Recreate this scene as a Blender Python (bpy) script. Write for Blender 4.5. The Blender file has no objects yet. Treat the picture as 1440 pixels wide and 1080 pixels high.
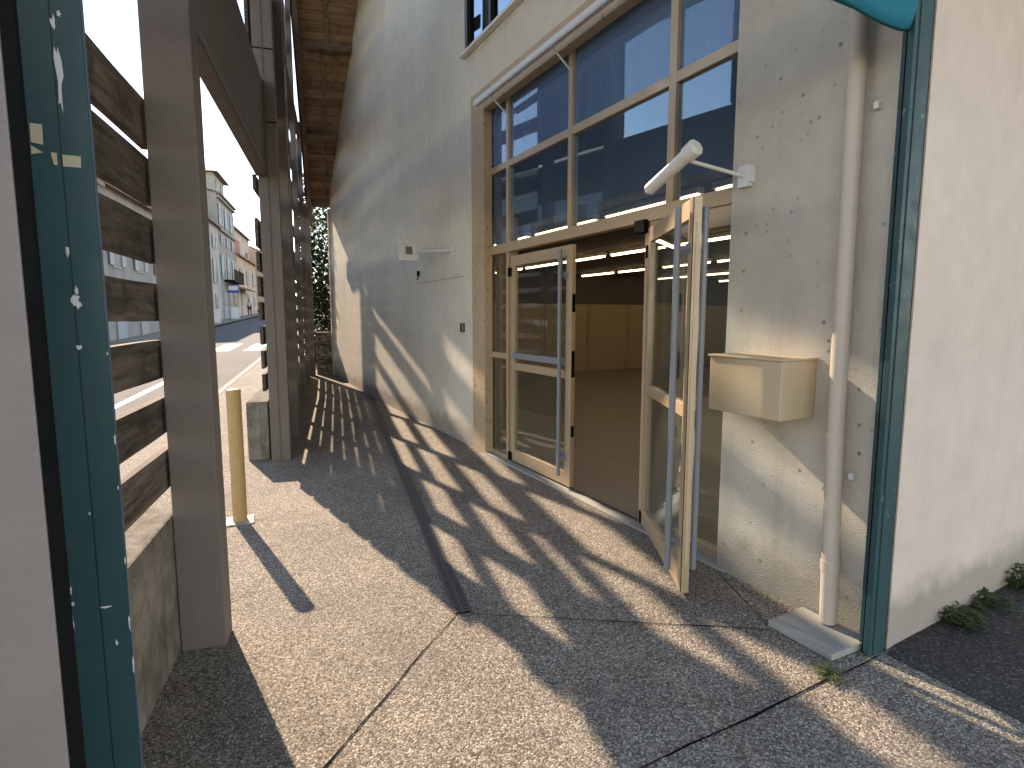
import bpy, bmesh, math, random
from mathutils import Vector, Matrix, noise
random.seed(7)
R = math.radians
scn = bpy.context.scene
col = scn.collection

# ------------------------------------------------------------------ frames
# world: +Y runs along the arcade, +X across the passage, Z up
W0 = Vector((2.7543667, 0.51546572, 0.0))
WD = Vector((-0.18395135, 0.98293535, 0.0))     # along the facade
WN = Vector((0.98293535, 0.18395135, 0.0))      # into the building
ZZ = Vector((0, 0, 1))
WORLD = (Vector((0, 0, 0)), Vector((1, 0, 0)), Vector((0, 1, 0)), ZZ)
FAC = (W0, WD, WN, ZZ)                          # (s, off, z)
SIDE_D = Vector((0.971, 0.239, 0)).normalized() # along the pale side wall
CORNER = Vector((2.466, 2.015, 0))
SIDE_N = Vector((-SIDE_D.y, SIDE_D.x, 0))       # into the building

def P(fr, a, b, c):
    return fr[0] + fr[1] * a + fr[2] * b + fr[3] * c

def roof_h(u):
    return 7.5 - 0.829 * (u - 12.1) if u > 8.4 else 7.5 - 0.829 * (2 * 8.4 - u - 12.1)

# ------------------------------------------------------------------ mesh builder
class MB:
    def __init__(s):
        s.v = []; s.f = []; s.smooth = []
    def add(s, vs, fs, smooth=False):
        n = len(s.v); s.v += [Vector(v) for v in vs]
        s.f += [[i + n for i in f] for f in fs]; s.smooth += [smooth] * len(fs)
        return s
    def box(s, lo, hi, fr=WORLD):
        vs = [P(fr, (lo, hi)[i & 1][0], (lo, hi)[i >> 1 & 1][1], (lo, hi)[i >> 2 & 1][2]) for i in range(8)]
        return s.add(vs, [[0, 1, 3, 2], [4, 6, 7, 5], [0, 4, 5, 1], [2, 3, 7, 6], [0, 2, 6, 4], [1, 5, 7, 3]])
    def prism(s, poly, fr, lo, hi, plane='ac'):
        """polygon in two frame axes, extruded along the third between lo and hi"""
        def q(p, t):
            if plane == 'ac': return P(fr, p[0], t, p[1])
            if plane == 'ab': return P(fr, p[0], p[1], t)
            return P(fr, t, p[0], p[1])
        n = len(poly)
        vs = [q(p, lo) for p in poly] + [q(p, hi) for p in poly]
        fs = [list(range(n)), list(range(2 * n - 1, n - 1, -1))] + [[i, (i + 1) % n, n + (i + 1) % n, n + i] for i in range(n)]
        return s.add(vs, fs)
    def tube(s, a, b, r0, r1=None, n=16, caps=True):
        a = Vector(a); b = Vector(b); r1 = r0 if r1 is None else r1
        d = (b - a).normalized(); x = d.orthogonal().normalized(); y = d.cross(x)
        vs = []
        for p, r in ((a, r0), (b, r1)):
            vs += [p + (x * math.cos(2 * math.pi * i / n) + y * math.sin(2 * math.pi * i / n)) * r for i in range(n)]
        s.add(vs, [[i, (i + 1) % n, n + (i + 1) % n, n + i] for i in range(n)], True)
        if caps: s.add(vs, [list(range(n))[::-1], list(range(n, 2 * n))])
        return s
    def lathe(s, base, prof, n=20):
        base = Vector(base); vs = []
        for r, z in prof:
            vs += [base + Vector((r * math.cos(2 * math.pi * i / n), r * math.sin(2 * math.pi * i / n), z)) for i in range(n)]
        fs = []
        for k in range(len(prof) - 1):
            fs += [[k * n + i, k * n + (i + 1) % n, (k + 1) * n + (i + 1) % n, (k + 1) * n + i] for i in range(n)]
        return s.add(vs, fs, True)
    def build(s, name, mat, parent=None, bevel=0, loc=None):
        me = bpy.data.meshes.new(name)
        org = Vector(loc) if loc is not None else (parent_org(parent) if parent else Vector((0, 0, 0)))
        me.from_pydata([v - org for v in s.v], [], s.f)
        bm = bmesh.new(); bm.from_mesh(me)
        bmesh.ops.remove_doubles(bm, verts=bm.verts, dist=1e-5) if False else None
        bmesh.ops.recalc_face_normals(bm, faces=bm.faces)
        if bevel:
            bmesh.ops.bevel(bm, geom=list(bm.edges), offset=bevel, segments=2, affect='EDGES', profile=0.6)
        bm.to_mesh(me); bm.free()
        if not bevel:
            for p, sm in zip(me.polygons, s.smooth): p.use_smooth = sm
        me.materials.append(mat)
        o = bpy.data.objects.new(name, me); col.objects.link(o)
        if parent: o.parent = parent
        if loc is not None and not parent: o.location = org
        if loc is not None and parent: o.location = org - parent_org(parent)
        return o

def parent_org(p):
    o = Vector((0, 0, 0))
    while p is not None:
        o += Vector(p.location); p = p.parent
    return o

def tag(o, label, cat, group=None):
    o['label'] = label; o['category'] = cat
    if group: o['group'] = group
    return o

def thing(name, label, cat, loc=(0, 0, 0), group=None):
    o = bpy.data.objects.new(name, None); col.objects.link(o); o.location = loc
    o.empty_display_size = 0.1
    return tag(o, label, cat, group)

def struct(o, kind='structure'):
    o['kind'] = kind; return o

def copy_tree(o, parent=None):
    c = o.copy(); col.objects.link(c)
    if parent: c.parent = parent
    for ch in [x for x in o.children]:
        copy_tree(ch, c)
    return c

# ------------------------------------------------------------------ materials
class NT:
    def __init__(s, name):
        s.m = bpy.data.materials.new(name); s.m.use_nodes = True
        s.t = s.m.node_tree; s.n = s.t.nodes; s.l = s.t.links
        s.b = s.n['Principled BSDF']; s.out = s.n['Material Output']
        s.co = s.n.new('ShaderNodeTexCoord'); s.geo = s.n.new('ShaderNodeNewGeometry')
    def pos(s): return s.geo.outputs['Position']
    def mapping(s, scale=(1, 1, 1), rot=(0, 0, 0), src=None):
        m = s.n.new('ShaderNodeMapping'); m.inputs['Scale'].default_value = scale; m.inputs['Rotation'].default_value = rot
        s.l.new(src or s.pos(), m.inputs['Vector']); return m.outputs[0]
    def noise(s, scale, detail=4, rough=.55, vec=None, dist=0):
        n = s.n.new('ShaderNodeTexNoise'); n.inputs['Scale'].default_value = scale
        n.inputs['Detail'].default_value = detail; n.inputs['Roughness'].default_value = rough
        n.inputs['Distortion'].default_value = dist
        s.l.new(vec or s.pos(), n.inputs['Vector']); return n.outputs['Fac']
    def voro(s, scale, feature='F1', vec=None, out='Distance'):
        n = s.n.new('ShaderNodeTexVoronoi'); n.feature = feature; n.inputs['Scale'].default_value = scale
        s.l.new(vec or s.pos(), n.inputs['Vector']); return n.outputs[out]
    def ramp(s, fac, stops):
        r = s.n.new('ShaderNodeValToRGB'); e = r.color_ramp.elements
        while len(e) < len(stops): e.new(0.5)
        for x, (p, c) in zip(e, stops):
            x.position = p; x.color = (*c, 1) if len(c) == 3 else c
        s.l.new(fac, r.inputs[0]); return r.outputs[0]
    def mix(s, a, b, fac, mode='MIX'):
        m = s.n.new('ShaderNodeMix'); m.data_type = 'RGBA'; m.blend_type = mode
        for v, i in ((a, 6), (b, 7)):
            if isinstance(v, (tuple, list)): m.inputs[i].default_value = (*v, 1)
            else: s.l.new(v, m.inputs[i])
        if isinstance(fac, (int, float)): m.inputs[0].default_value = fac
        else: s.l.new(fac, m.inputs[0])
        return m.outputs[2]
    def math(s, op, a, b=0.0, c=None):
        m = s.n.new('ShaderNodeMath'); m.operation = op
        for v, i in ((a, 0), (b, 1), (c, 2)):
            if v is None: continue
            if isinstance(v, (int, float)): m.inputs[i].default_value = v
            else: s.l.new(v, m.inputs[i])
        return m.outputs[0]
    def sep(s, axis, vec=None):
        x = s.n.new('ShaderNodeSeparateXYZ'); s.l.new(vec or s.pos(), x.inputs[0]); return x.outputs[axis]
    def bump(s, h, strength=.5, dist=.01, prev=None):
        b = s.n.new('ShaderNodeBump'); b.inputs['Strength'].default_value = strength; b.inputs['Distance'].default_value = dist
        s.l.new(h, b.inputs['Height'])
        if prev: s.l.new(prev, b.inputs['Normal'])
        return b.outputs[0]
    def set(s, color=None, rough=None, normal=None, metal=None, spec=None):
        for v, k in ((color, 'Base Color'), (rough, 'Roughness'), (normal, 'Normal'), (metal, 'Metallic'), (spec, 'Specular IOR Level')):
            if v is None: continue
            if isinstance(v, (int, float)): s.b.inputs[k].default_value = v
            elif isinstance(v, (tuple, list)): s.b.inputs[k].default_value = (*v, 1)
            else: s.l.new(v, s.b.inputs[k])
        return s.m

def mat_aggregate(name, stops, scale=95, dark=.5, stain=.35):
    t = NT(name)
    cellc = t.voro(scale, out='Color'); d = t.voro(scale, out='Distance')
    g = t.sep(0, cellc)
    c = t.ramp(g, stops)
    d2 = t.voro(scale, 'DISTANCE_TO_EDGE', out='Distance')
    edge = t.ramp(d2, [(0.0, (dark, dark, dark)), (0.16, (1, 1, 1))])
    c = t.mix(c, edge, .8, 'MULTIPLY')
    big = t.noise(1.3, 6, .65); c = t.mix(c, t.ramp(big, [(.3, (.66, .62, .58)), (.62, (1.08, 1.05, 1.0))]), stain * 2, 'MULTIPLY')
    mid = t.noise(9, 4); c = t.mix(c, t.ramp(mid, [(.3, (.8, .8, .8)), (.7, (1.1, 1.1, 1.1))]), .6, 'MULTIPLY')
    sp = t.noise(0.55, 3, .5); c = t.mix(c, (.11, .10, .095), t.ramp(sp, [(.55, (0, 0, 0)), (.72, (.6, .6, .6))]))
    h = t.math('SUBTRACT', 1.0, d)
    nm = t.bump(h, .55, .006)
    return t.set(c, .85, nm, spec=.3)

def mat_stucco(name, base, fine=220, strength=.5, dist=.003, dirt=True, spots=False, coarse=0, blotch=.74, streaks=.5):
    t = NT(name)
    big = t.noise(.8, 5, .6); v = t.noise(7, 5, .6)
    c = t.mix(base, tuple(x * blotch for x in base), t.ramp(big, [(.35, (0, 0, 0)), (.7, (1, 1, 1))]))
    c = t.mix(c, t.ramp(v, [(.25, (.86, .85, .84)), (.75, (1.06, 1.06, 1.06))]), .6, 'MULTIPLY')
    z = t.sep(2)
    if dirt:
        streak = t.noise(1, 5, .6, t.mapping((9, 9, .5)))
        c = t.mix(c, tuple(x * .62 for x in base), t.ramp(streak, [(.55, (0, 0, 0)), (.8, (streaks,) * 3)]))
        n2 = t.noise(5, 5); low = t.math('ADD', z, t.math('MULTIPLY', n2, -.35))
        c = t.mix(c, (.19, .165, .135), t.ramp(low, [(.0, (.6, .6, .6)), (.15, (0, 0, 0))]))
    if spots:
        s1 = t.voro(11); s2 = t.noise(34, 3)
        m = t.ramp(t.math('ADD', s1, t.math('MULTIPLY', s2, .16)), [(.10, (1, 1, 1)), (.24, (0, 0, 0))])
        area = t.ramp(t.noise(1.4, 2), [(.40, (0, 0, 0)), (.55, (.85, .85, .85))])
        c = t.mix(c, (.10, .09, .08), t.mix((0, 0, 0), m, area))
    f1 = t.noise(fine, 3, .6)
    nm = t.bump(f1, strength, dist)
    if coarse:
        nm = t.bump(t.voro(coarse), .6, dist * 2.2, nm)
    nm = t.bump(t.noise(2.2, 3), .25, .02, nm)
    return t.set(c, .92, nm, spec=.2)

def mat_paint(name, base, rough=.5, wear=None, wearcol=(.6, .6, .57), spec=.4, metal=0, bumpy=.0, vary=.25, wscale=16):
    t = NT(name)
    n = t.noise(3.5, 5, .6, t.mapping((1, 1, .35)))
    c = t.mix(base, tuple(x * (1 - vary) for x in base), n)
    n3 = t.noise(60, 3); c = t.mix(c, t.ramp(n3, [(.3, (.9, .9, .9)), (.7, (1.06, 1.06, 1.06))]), .6, 'MULTIPLY')
    if wear:
        w = t.noise(wscale, 6, .65); w2 = t.noise(2.1, 2)
        m = t.ramp(t.math('ADD', w, t.math('MULTIPLY', w2, .35)), [(wear, (0, 0, 0)), (wear + .02, (1, 1, 1))])
        c = t.mix(c, wearcol, m)
    r = t.ramp(t.noise(12, 4), [(.3, (rough - .08,) * 3), (.7, (rough + .12,) * 3)])
    nm = t.bump(t.noise(40, 3), .15 + bumpy, .002)
    return t.set(c, r, nm, metal=metal, spec=spec)

def mat_wood(name, base, dark, axis=1, scale=1.0, boards=None, stain=.5):
    t = NT(name)
    sc = [14 * scale] * 3; sc[axis] = 1.1 * scale
    g = t.noise(1.6, 8, .7, t.mapping(sc), .6)
    c = t.mix(base, dark, t.ramp(g, [(.3, (0, 0, 0)), (.68, (1, 1, 1))]))
    oi = t.n.new('ShaderNodeObjectInfo'); c = t.mix(c, t.ramp(oi.outputs['Random'], [(0, (.7, .68, .66)), (1, (1.25, 1.22, 1.2))]), 1.0, 'MULTIPLY')
    st = t.noise(3.2, 5, .7); c = t.mix(c, tuple(x * .18 for x in base), t.ramp(st, [(.5, (0, 0, 0)), (.66, (stain,) * 3)]))
    nm = t.bump(g, .35, .006)
    if boards is not None:
        ax, per = boards
        s_ = t.math('MULTIPLY', t.sep(ax), 1 / per)
        fr = t.math('FRACT', s_); idx = t.math('FLOOR', s_)
        wn = t.n.new('ShaderNodeTexWhiteNoise'); wn.noise_dimensions = '1D'; t.l.new(idx, wn.inputs['W'])
        c = t.mix(c, t.ramp(wn.outputs[0], [(0, (.55, .5, .48)), (1, (1.25, 1.2, 1.15))]), .8, 'MULTIPLY')
        gap = t.ramp(fr, [(.0, (0, 0, 0)), (.07, (1, 1, 1))])
        c = t.mix((.008, .006, .005), c, gap)
        nm = t.bump(gap, .6, .01, nm)
    return t.set(c, .82, nm, spec=.2)

def mat_glass(name, tint=(.86, .93, .92), dust_haze=.0, ior=1.75, dust_haze_col=(.42, .47, .52), sheen=(.9, .96, 1)):
    t = NT(name); n = t.n; t.n.remove(t.b)
    tr = n.new('ShaderNodeBsdfTransparent'); tr.inputs[0].default_value = (*tint, 1)
    gl = n.new('ShaderNodeBsdfGlossy'); gl.inputs['Roughness'].default_value = .0
    gl.inputs['Color'].default_value = (*sheen, 1)
    lw = n.new('ShaderNodeLayerWeight'); lw.inputs['Blend'].default_value = .5
    r0 = ((ior - 1) / (ior + 1)) ** 2
    frs = t.math('ADD', t.math('MULTIPLY', t.math('POWER', lw.outputs['Facing'], 4.4), 1 - r0), r0)
    t.l.new(t.bump(t.noise(1.1, 1), .06, .02), gl.inputs['Normal'])
    mx = n.new('ShaderNodeMixShader'); t.l.new(frs, mx.inputs[0]); t.l.new(tr.outputs[0], mx.inputs[1]); t.l.new(gl.outputs[0], mx.inputs[2])
    last = mx.outputs[0]
    if dust_haze:
        df = n.new('ShaderNodeBsdfDiffuse'); df.inputs[0].default_value = (*dust_haze_col, 1)  # real dust film; the blue colours paint in reflected sky
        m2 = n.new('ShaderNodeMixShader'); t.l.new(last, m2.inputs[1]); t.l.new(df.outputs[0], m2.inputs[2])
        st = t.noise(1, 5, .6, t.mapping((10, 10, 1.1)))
        t.l.new(t.ramp(st, [(.25, (dust_haze * .75,) * 3), (.8, (dust_haze * 1.3,) * 3)]), m2.inputs[0]); last = m2.outputs[0]
    t.l.new(last, t.out.inputs[0]); return t.m

def mat_emit(name, colr, strength):
    t = NT(name); t.b.inputs['Emission Color'].default_value = (*colr, 1); t.b.inputs['Emission Strength'].default_value = strength
    return t.set((.8, .8, .75), .5)

def mat_leaf(name, a, b, trans=.35):
    t = NT(name)
    n = t.noise(5, 3); n2 = t.noise(45, 2)
    c = t.mix(a, b, t.ramp(t.math('ADD', t.math('MULTIPLY', n, .6), t.math('MULTIPLY', n2, .4)), [(.35, (0, 0, 0)), (.65, (1, 1, 1))]))
    t.set(c, .45, spec=.5)
    tl = t.n.new('ShaderNodeBsdfTranslucent'); t.l.new(c, tl.inputs[0])
    mx = t.n.new('ShaderNodeMixShader'); mx.inputs[0].default_value = trans
    t.l.new(t.b.outputs[0], mx.inputs[1]); t.l.new(tl.outputs[0], mx.inputs[2]); t.l.new(mx.outputs[0], t.out.inputs[0])
    return t.m

M = {}
M['pave'] = mat_aggregate('exposed_aggregate', [(0, (.085, .073, .062)), (.3, (.19, .165, .14)), (.6, (.30, .26, .218)), (.85, (.42, .375, .32)), (1, (.62, .57, .51))], 138)
M['asphalt'] = mat_aggregate('asphalt', [(0, (.03, .03, .03)), (.6, (.06, .058, .055)), (.9, (.11, .105, .10)), (1, (.22, .21, .2))], 120, .4)
M['road'] = mat_aggregate('road_asphalt', [(0, (.05, .05, .055)), (.6, (.078, .079, .084)), (1, (.14, .14, .14))], 70, .6, .2)
M['white_line'] = mat_paint('road_paint', (.75, .75, .73), .6, .86, (.2, .2, .2))
M['joint'] = mat_paint('joint_filler', (.012, .011, .010), .95, spec=.05)
M['earth'] = mat_aggregate('earth', [(0, (.12, .11, .09)), (.6, (.18, .165, .14)), (1, (.26, .24, .2))], 60, .6)
M['stucco'] = mat_stucco('facade_render', (.75, .69, .595), 240, .35, .002, blotch=.86, streaks=.35)
M['pier'] = mat_stucco('roughcast_render', (.78, .70, .605), 130, 1.0, .011, spots=True)
M['side'] = mat_stucco('pale_render', (.68, .555, .48), 130, .6, .004, blotch=.88, streaks=.2)
M['surround'] = mat_paint('ochre_painted_frame', (.60, .43, .28), .6, .80, (.25, .18, .10), vary=.3, wscale=22)
M['gold'] = mat_paint('anodised_gold_frame', (.56, .40, .26), .38, None, spec=.5, metal=.2, vary=.22)
M['steel'] = mat_paint('brushed_steel', (.50, .52, .56), .3, None, metal=.85, vary=.15)
M['grey_bar'] = mat_paint('grey_painted_bar', (.25, .265, .295), .4, None, spec=.5)
M['black'] = mat_paint('black_rubber', (.006, .006, .006), .8, spec=.1)
M['white_metal'] = mat_paint('white_lamp_metal', (.78, .77, .74), .4, .95, (.35, .28, .2), vary=.12)
M['diffuser'] = mat_paint('lamp_diffuser', (.72, .71, .68), .25, vary=.08)
M['brown'] = mat_paint('taupe_painted_steel', (.20, .165, .145), .68, .94, (.25, .22, .2), vary=.3, wscale=26)
M['brown_dark'] = mat_paint('dark_taupe_steel', (.155, .13, .113), .7, None, vary=.3)
M['green'] = mat_paint('teal_green_paint', (.016, .075, .085), .42, .97, (.62, .64, .62), vary=.35, wscale=13)
M['green_scuff'] = mat_paint('scuffed_teal_paint', (.018, .07, .078), .5, .84, (.10, .16, .165), vary=.35, wscale=30)
M['chip'] = mat_paint('bare_white_chip', (.62, .66, .68), .7)
M['tape'] = mat_paint('old_tape', (.50, .46, .33), .5, vary=.2)
M['grey_panel'] = mat_paint('mauve_grey_panel', (.24, .198, .183), .6, vary=.25)
M['teal_cloth'] = mat_paint('teal_canvas', (.0, .20, .28), .8, None, vary=.35, spec=.15)
M['slat'] = mat_wood('weathered_slat', (.19, .155, .13), (.04, .031, .026), 1, 1.3, stain=.9)
M['roofboard'] = mat_wood('roof_boards', (.46, .32, .215), (.22, .145, .095), 0, .9, boards=(1, .15), stain=.6)
M['purlin'] = mat_wood('purlin_wood', (.32, .24, .18), (.14, .1, .08), 0, 1)
M['verge'] = mat_wood('verge_wood', (.27, .21, .165), (.13, .1, .08), 1, 1, stain=.3)
M['tile_roof'] = mat_wood('roof_tiles', (.30, .17, .11), (.2, .12, .09), 0, 1, boards=(1, .3), stain=.3)
def mat_concrete():
    t = NT('stained_concrete')
    c = t.mix((.30, .265, .225), (.13, .11, .09), t.ramp(t.noise(6, 8, .7), [(.35, (0, 0, 0)), (.65, (1, 1, 1))]))
    c = t.mix(c, (.07, .06, .05), t.ramp(t.noise(1, 6, .65, t.mapping((14, 14, 1.2))), [(.5, (0, 0, 0)), (.72, (.8, .8, .8))]))
    c = t.mix(c, (.17, .17, .10), t.ramp(t.noise(17, 5), [(.56, (0, 0, 0)), (.68, (.6, .6, .6))]))
    c = t.mix(c, (.40, .38, .34), t.ramp(t.noise(48, 4), [(.62, (0, 0, 0)), (.74, (.7, .7, .7))]))
    h = t.noise(55, 6, .7)
    return t.set(c, .95, t.bump(t.voro(60), .5, .006, t.bump(h, .7, .008)), spec=.15)
M['concrete'] = mat_concrete()
M['slab'] = mat_stucco('concrete_splash_block', (.40, .385, .35), 90, .3, .003, dirt=False)
M['yellow'] = mat_paint('ochre_bollard_paint', (.56, .365, .16), .55, .86, (.3, .2, .12), vary=.3)
M['plate'] = mat_paint('chipped_white_plate', (.62, .58, .5), .6, .72, (.3, .25, .2))
M['drain'] = mat_paint('cast_iron_grate', (.13, .12, .115), .6, None, metal=.3)
M['tan_box'] = mat_paint('tan_enamel', (.58, .44, .29), .42, .95, (.35, .25, .15), vary=.12)
M['pipe'] = mat_paint('cream_pipe', (.60, .49, .405), .5, .97, (.40, .30, .22), vary=.1)
M['glass'] = mat_glass('window_glass', (.93, .97, .96), dust_haze=.012, ior=1.48)
M['glass_mid'] = mat_glass('painted_reflection_glass', (.88, .93, .95), dust_haze=.10, ior=1.85, dust_haze_col=(.2, .36, .55), sheen=(.6, .84, 1))  # blue reflection painted as a thin diffuse layer
M['glass_dust_sky_haze'] = mat_glass('dust_and_sky_haze_glass', (.72, .8, .86), dust_haze=.36, dust_haze_col=(.23, .37, .6), sheen=(.6, .82, 1))  # dusty film, with the blue of mirrored sky put into its colour
M['glass_sky'] = mat_glass('upper_window_glass', (.5, .55, .6), ior=2.3, sheen=(.6, .84, 1))
M['tile'] = None
M['leaf_weed'] = mat_leaf('weed_leaf', (.022, .055, .014), (.06, .11, .03))
M['leaf_ivy'] = mat_leaf('ivy_leaf', (.015, .03, .012), (.05, .08, .03), .2)
M['leaf_bright'] = mat_leaf('sun_painted_ivy_and_grass_leaf', (.10, .13, .05), (.26, .28, .13), .4)  # ivy copy has sunlight put into its colour; also yellow green grass
M['bark'] = mat_wood('bark', (.13, .1, .075), (.05, .04, .03), 2, 1)

def mat_tile():
    t = NT('shop_floor_tile')
    v = t.mapping((1, 1, 1), (0, 0, R(-10.6)))
    def grid(ax):
        f = t.math('FRACT', t.math('MULTIPLY', t.sep(ax, v), 1 / .33))
        return t.ramp(f, [(0, (0, 0, 0)), (.03, (1, 1, 1))])
    g = t.mix(grid(0), grid(1), 1.0, 'MULTIPLY')
    c = t.mix((.21, .185, .16), (.15, .13, .115), t.noise(3, 4))
    return t.set(t.mix((.07, .06, .05), c, g), .42)
M['tile'] = mat_tile()
def mat_panel():
    t = NT('shop_wall_panel')
    c = t.mix((.40, .32, .225), (.31, .25, .18), t.noise(2.5, 4)); return t.set(c, .7)
M['panel'] = mat_panel()
M['batten'] = mat_paint('shop_batten', (.40, .31, .21), .7)
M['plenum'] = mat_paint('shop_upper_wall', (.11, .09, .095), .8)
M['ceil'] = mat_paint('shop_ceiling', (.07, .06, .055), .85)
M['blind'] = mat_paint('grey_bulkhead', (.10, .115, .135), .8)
M['lamp_glow'] = mat_emit('fluorescent_tube', (1, .86, .6), 3.2)
M['stone'] = None
def mat_stone():
    t = NT('rubble_stone')
    v = t.mapping((6, 6, 15))
    cc = t.voro(1.0, vec=v, out='Color'); d = t.voro(1.0, 'DISTANCE_TO_EDGE', v)
    c = t.ramp(t.sep(0, cc), [(0, (.10, .085, .07)), (.6, (.2, .175, .145)), (1, (.31, .28, .24))])
    c = t.mix((.03, .026, .02), c, t.ramp(d, [(.02, (0, 0, 0)), (.09, (1, 1, 1))]))
    c = t.mix(c, t.ramp(t.noise(8, 5), [(.3, (.7, .7, .7)), (.7, (1.1, 1.1, 1.1))]), .7, 'MULTIPLY')
    return t.set(c, .9, t.bump(d, .6, .05))
M['stone'] = mat_stone()

# ------------------------------------------------------------------ ground
SL = 0.03
def gz(u): return 0.0 if u < 12 else SL * (u - 12)
def strip(name, x0, x1, z, mat, u0, u1, thick=.0):
    m = MB(); us = [u for u in (u0, 12, u1) if u0 <= u <= u1]; us = sorted(set(us))
    vs = []; fs = []
    for u in us: vs += [(x0, u, gz(u) + z), (x1, u, gz(u) + z)]
    for i in range(len(us) - 1): fs.append([2 * i, 2 * i + 1, 2 * i + 3, 2 * i + 2])
    m.add(vs, fs); return struct(m.build(name, mat))
# one sheet to the horizon
m = MB(); us = [-400, 12, 800]
vs = []
for u in us: vs += [(-600, u, gz(u) - .14), (600, u, gz(u) - .14)]
m.add(vs, [[0, 1, 3, 2], [2, 3, 5, 4]]); struct(m.build('ground', M['earth']))
strip('road', -8.0, -2.45, -.10, M['road'], -60, 400)
strip('pavement_across_road', -9.8, -8.0, .0, M['pave'], -60, 400)
# pavement with a step down to the road (a real slab edge), asphalt yard beside the facade
m = MB()
for u0, u1 in ((-30, 12), (12, 60)):
    m.add([(-2.32, u0, gz(u0)), (4.0, u0, gz(u0)), (4.0, u1, gz(u1)), (-2.32, u1, gz(u1))], [[0, 1, 2, 3]])
struct(m.build('pavement', M['pave']))
m = MB()
for u0, u1 in ((-30, 12), (12, 120)):
    a = [(-2.45, u0, gz(u0) - .14), (-2.32, u0, gz(u0) - .14), (-2.32, u0, gz(u0) + .006), (-2.45, u0, gz(u0) + .006)]
    b = [(x, u1, z - gz(u0) + gz(u1)) for x, u, z in a]
    m.add(a + b, [[0, 1, 5, 4], [1, 2, 6, 5], [2, 3, 7, 6], [3, 0, 4, 7]])
struct(m.build('kerb', M['slab']))
# yard asphalt: right of the continued facade line
a = P(FAC, 1.50, -.02, .005); b = P(FAC, -20, -.02, .005)
m = MB(); m.add([a, b, b + WN * 30, CORNER + SIDE_D * 30 + Vector((0, 0, .005)), CORNER + SIDE_D * .1 + Vector((0, 0, .005))], [[0, 1, 2, 3, 4]])
struct(m.build('yard_asphalt', M['asphalt']))
# crosswalk bars and edge line
for i, (x0, x1) in enumerate(((-3.5, -2.9), (-4.7, -4.0), (-5.8, -5.15), (-6.9, -6.25))):
    strip('crosswalk_marking', x0, x1, -.095, M['white_line'], 24.6, 28.2)
strip('road_marking', -4.1, -3.95, -.095, M['white_line'], 10, 20)
# joints in the pavement
def joint(p, q, w=.010):
    p = Vector((*p, .004)); q = Vector((*q, .004)); d = (q - p); n = Vector((-d.y, d.x, 0)).normalized()
    k = max(2, int(d.length / .12)); vs = []
    for i in range(k + 1):
        c = p.lerp(q, i / k) + n * (noise.noise(Vector((p.x * 7 + i * .5, q.y, 1.7))) * .012)
        ww = w * (.45 + .55 * abs(noise.noise(Vector((i * .37, p.y, 4.2)))) * 2)
        vs += [c - n * ww / 2, c + n * ww / 2]
    MBj.add(vs, [[2 * i, 2 * i + 1, 2 * i + 3, 2 * i + 2] for i in range(k)])
MBj = MB()
joint((.555, 2.92), (-.30, 1.74)); joint((.655, 2.93), (2.08, 2.33), .008)
joint((2.40, 1.99), (1.10, 1.72), .013); joint((1.10, 1.72), (.1, 1.5), .01)
joint((2.10, 2.37), (2.25, 3.0), .008)
struct(MBj.build('pavement_joint', M['joint']))

# drainage channel
DR = thing('drain_channel', 'long narrow slotted drain grate set in the pavement along the passage', 'drain', (.607, 3.0, 0))
MB().box((.567, 2.95, -.02), (.650, 13.0, .0045)).build('channel', M['black'], DR)
m = MB()
m.box((.560, 2.95, .001), (.571, 13, .010)); m.box((.646, 2.95, .001), (.657, 13, .010)); m.box((.604, 2.95, .0046), (.613, 13, .0095))
for i in range(330): m.box((.571, 2.96 + i * .03, .0046), (.646, 2.977 + i * .03, .009))
m.build('grate', M['drain'], DR)

# ------------------------------------------------------------------ hall building
B = thing('hall_building', 'large rendered gable hall with a gold framed glass shopfront facing the passage', 'building', P(FAC, 8.4, .1, 0))
def top_at(s, off=0): return roof_h(P(FAC, s, off, 0).y)
T = .22
REC = .10                                        # glazing recess
s_end, s_ridge = 15.35, (8.4 - .515) / .983
m = MB()
m.prism([(6.64, 0), (s_end, 0), (s_end, top_at(s_end)), (s_ridge, top_at(s_ridge)), (6.64, top_at(6.64))], FAC, 0, T)
m.prism([(6.45, 0), (6.64, 0), (6.64, 4.575), (6.45, 4.575)], FAC, 0, T)
m.prism([(2.58, 4.09), (6.45, 4.09), (6.45, 4.575), (2.58, 4.575)], FAC, 0, T)
m.prism([(2.58, 6.0), (6.64, 6.0), (6.64, top_at(6.64)), (2.58, top_at(2.58))], FAC, 0, T)
m.build('facade_wall', M['stucco'], B)
m = MB(); m.prism([(1.565, 0), (2.58, 0), (2.58, top_at(2.58)), (1.565, top_at(1.565))], FAC, 0, T)
m.build('entrance_pier', M['pier'], B)
SIDE = (CORNER, SIDE_D, SIDE_N, ZZ)
m = MB(); m.box((.03, 0, 0), (16, .2, 5.2), SIDE); m.build('side_wall', M['side'], B)
# end trim post at the far corner
MB().box((s_end, -.05, 0), (s_end + .13, .1, top_at(s_end) - .35), FAC).build('corner_trim', M['pipe'], B, .004)
m = MB(); m.box((s_end, .1, 0), (s_end + .2, 14, 4.3), FAC); m.build('end_wall', M['stucco'], B)

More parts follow.
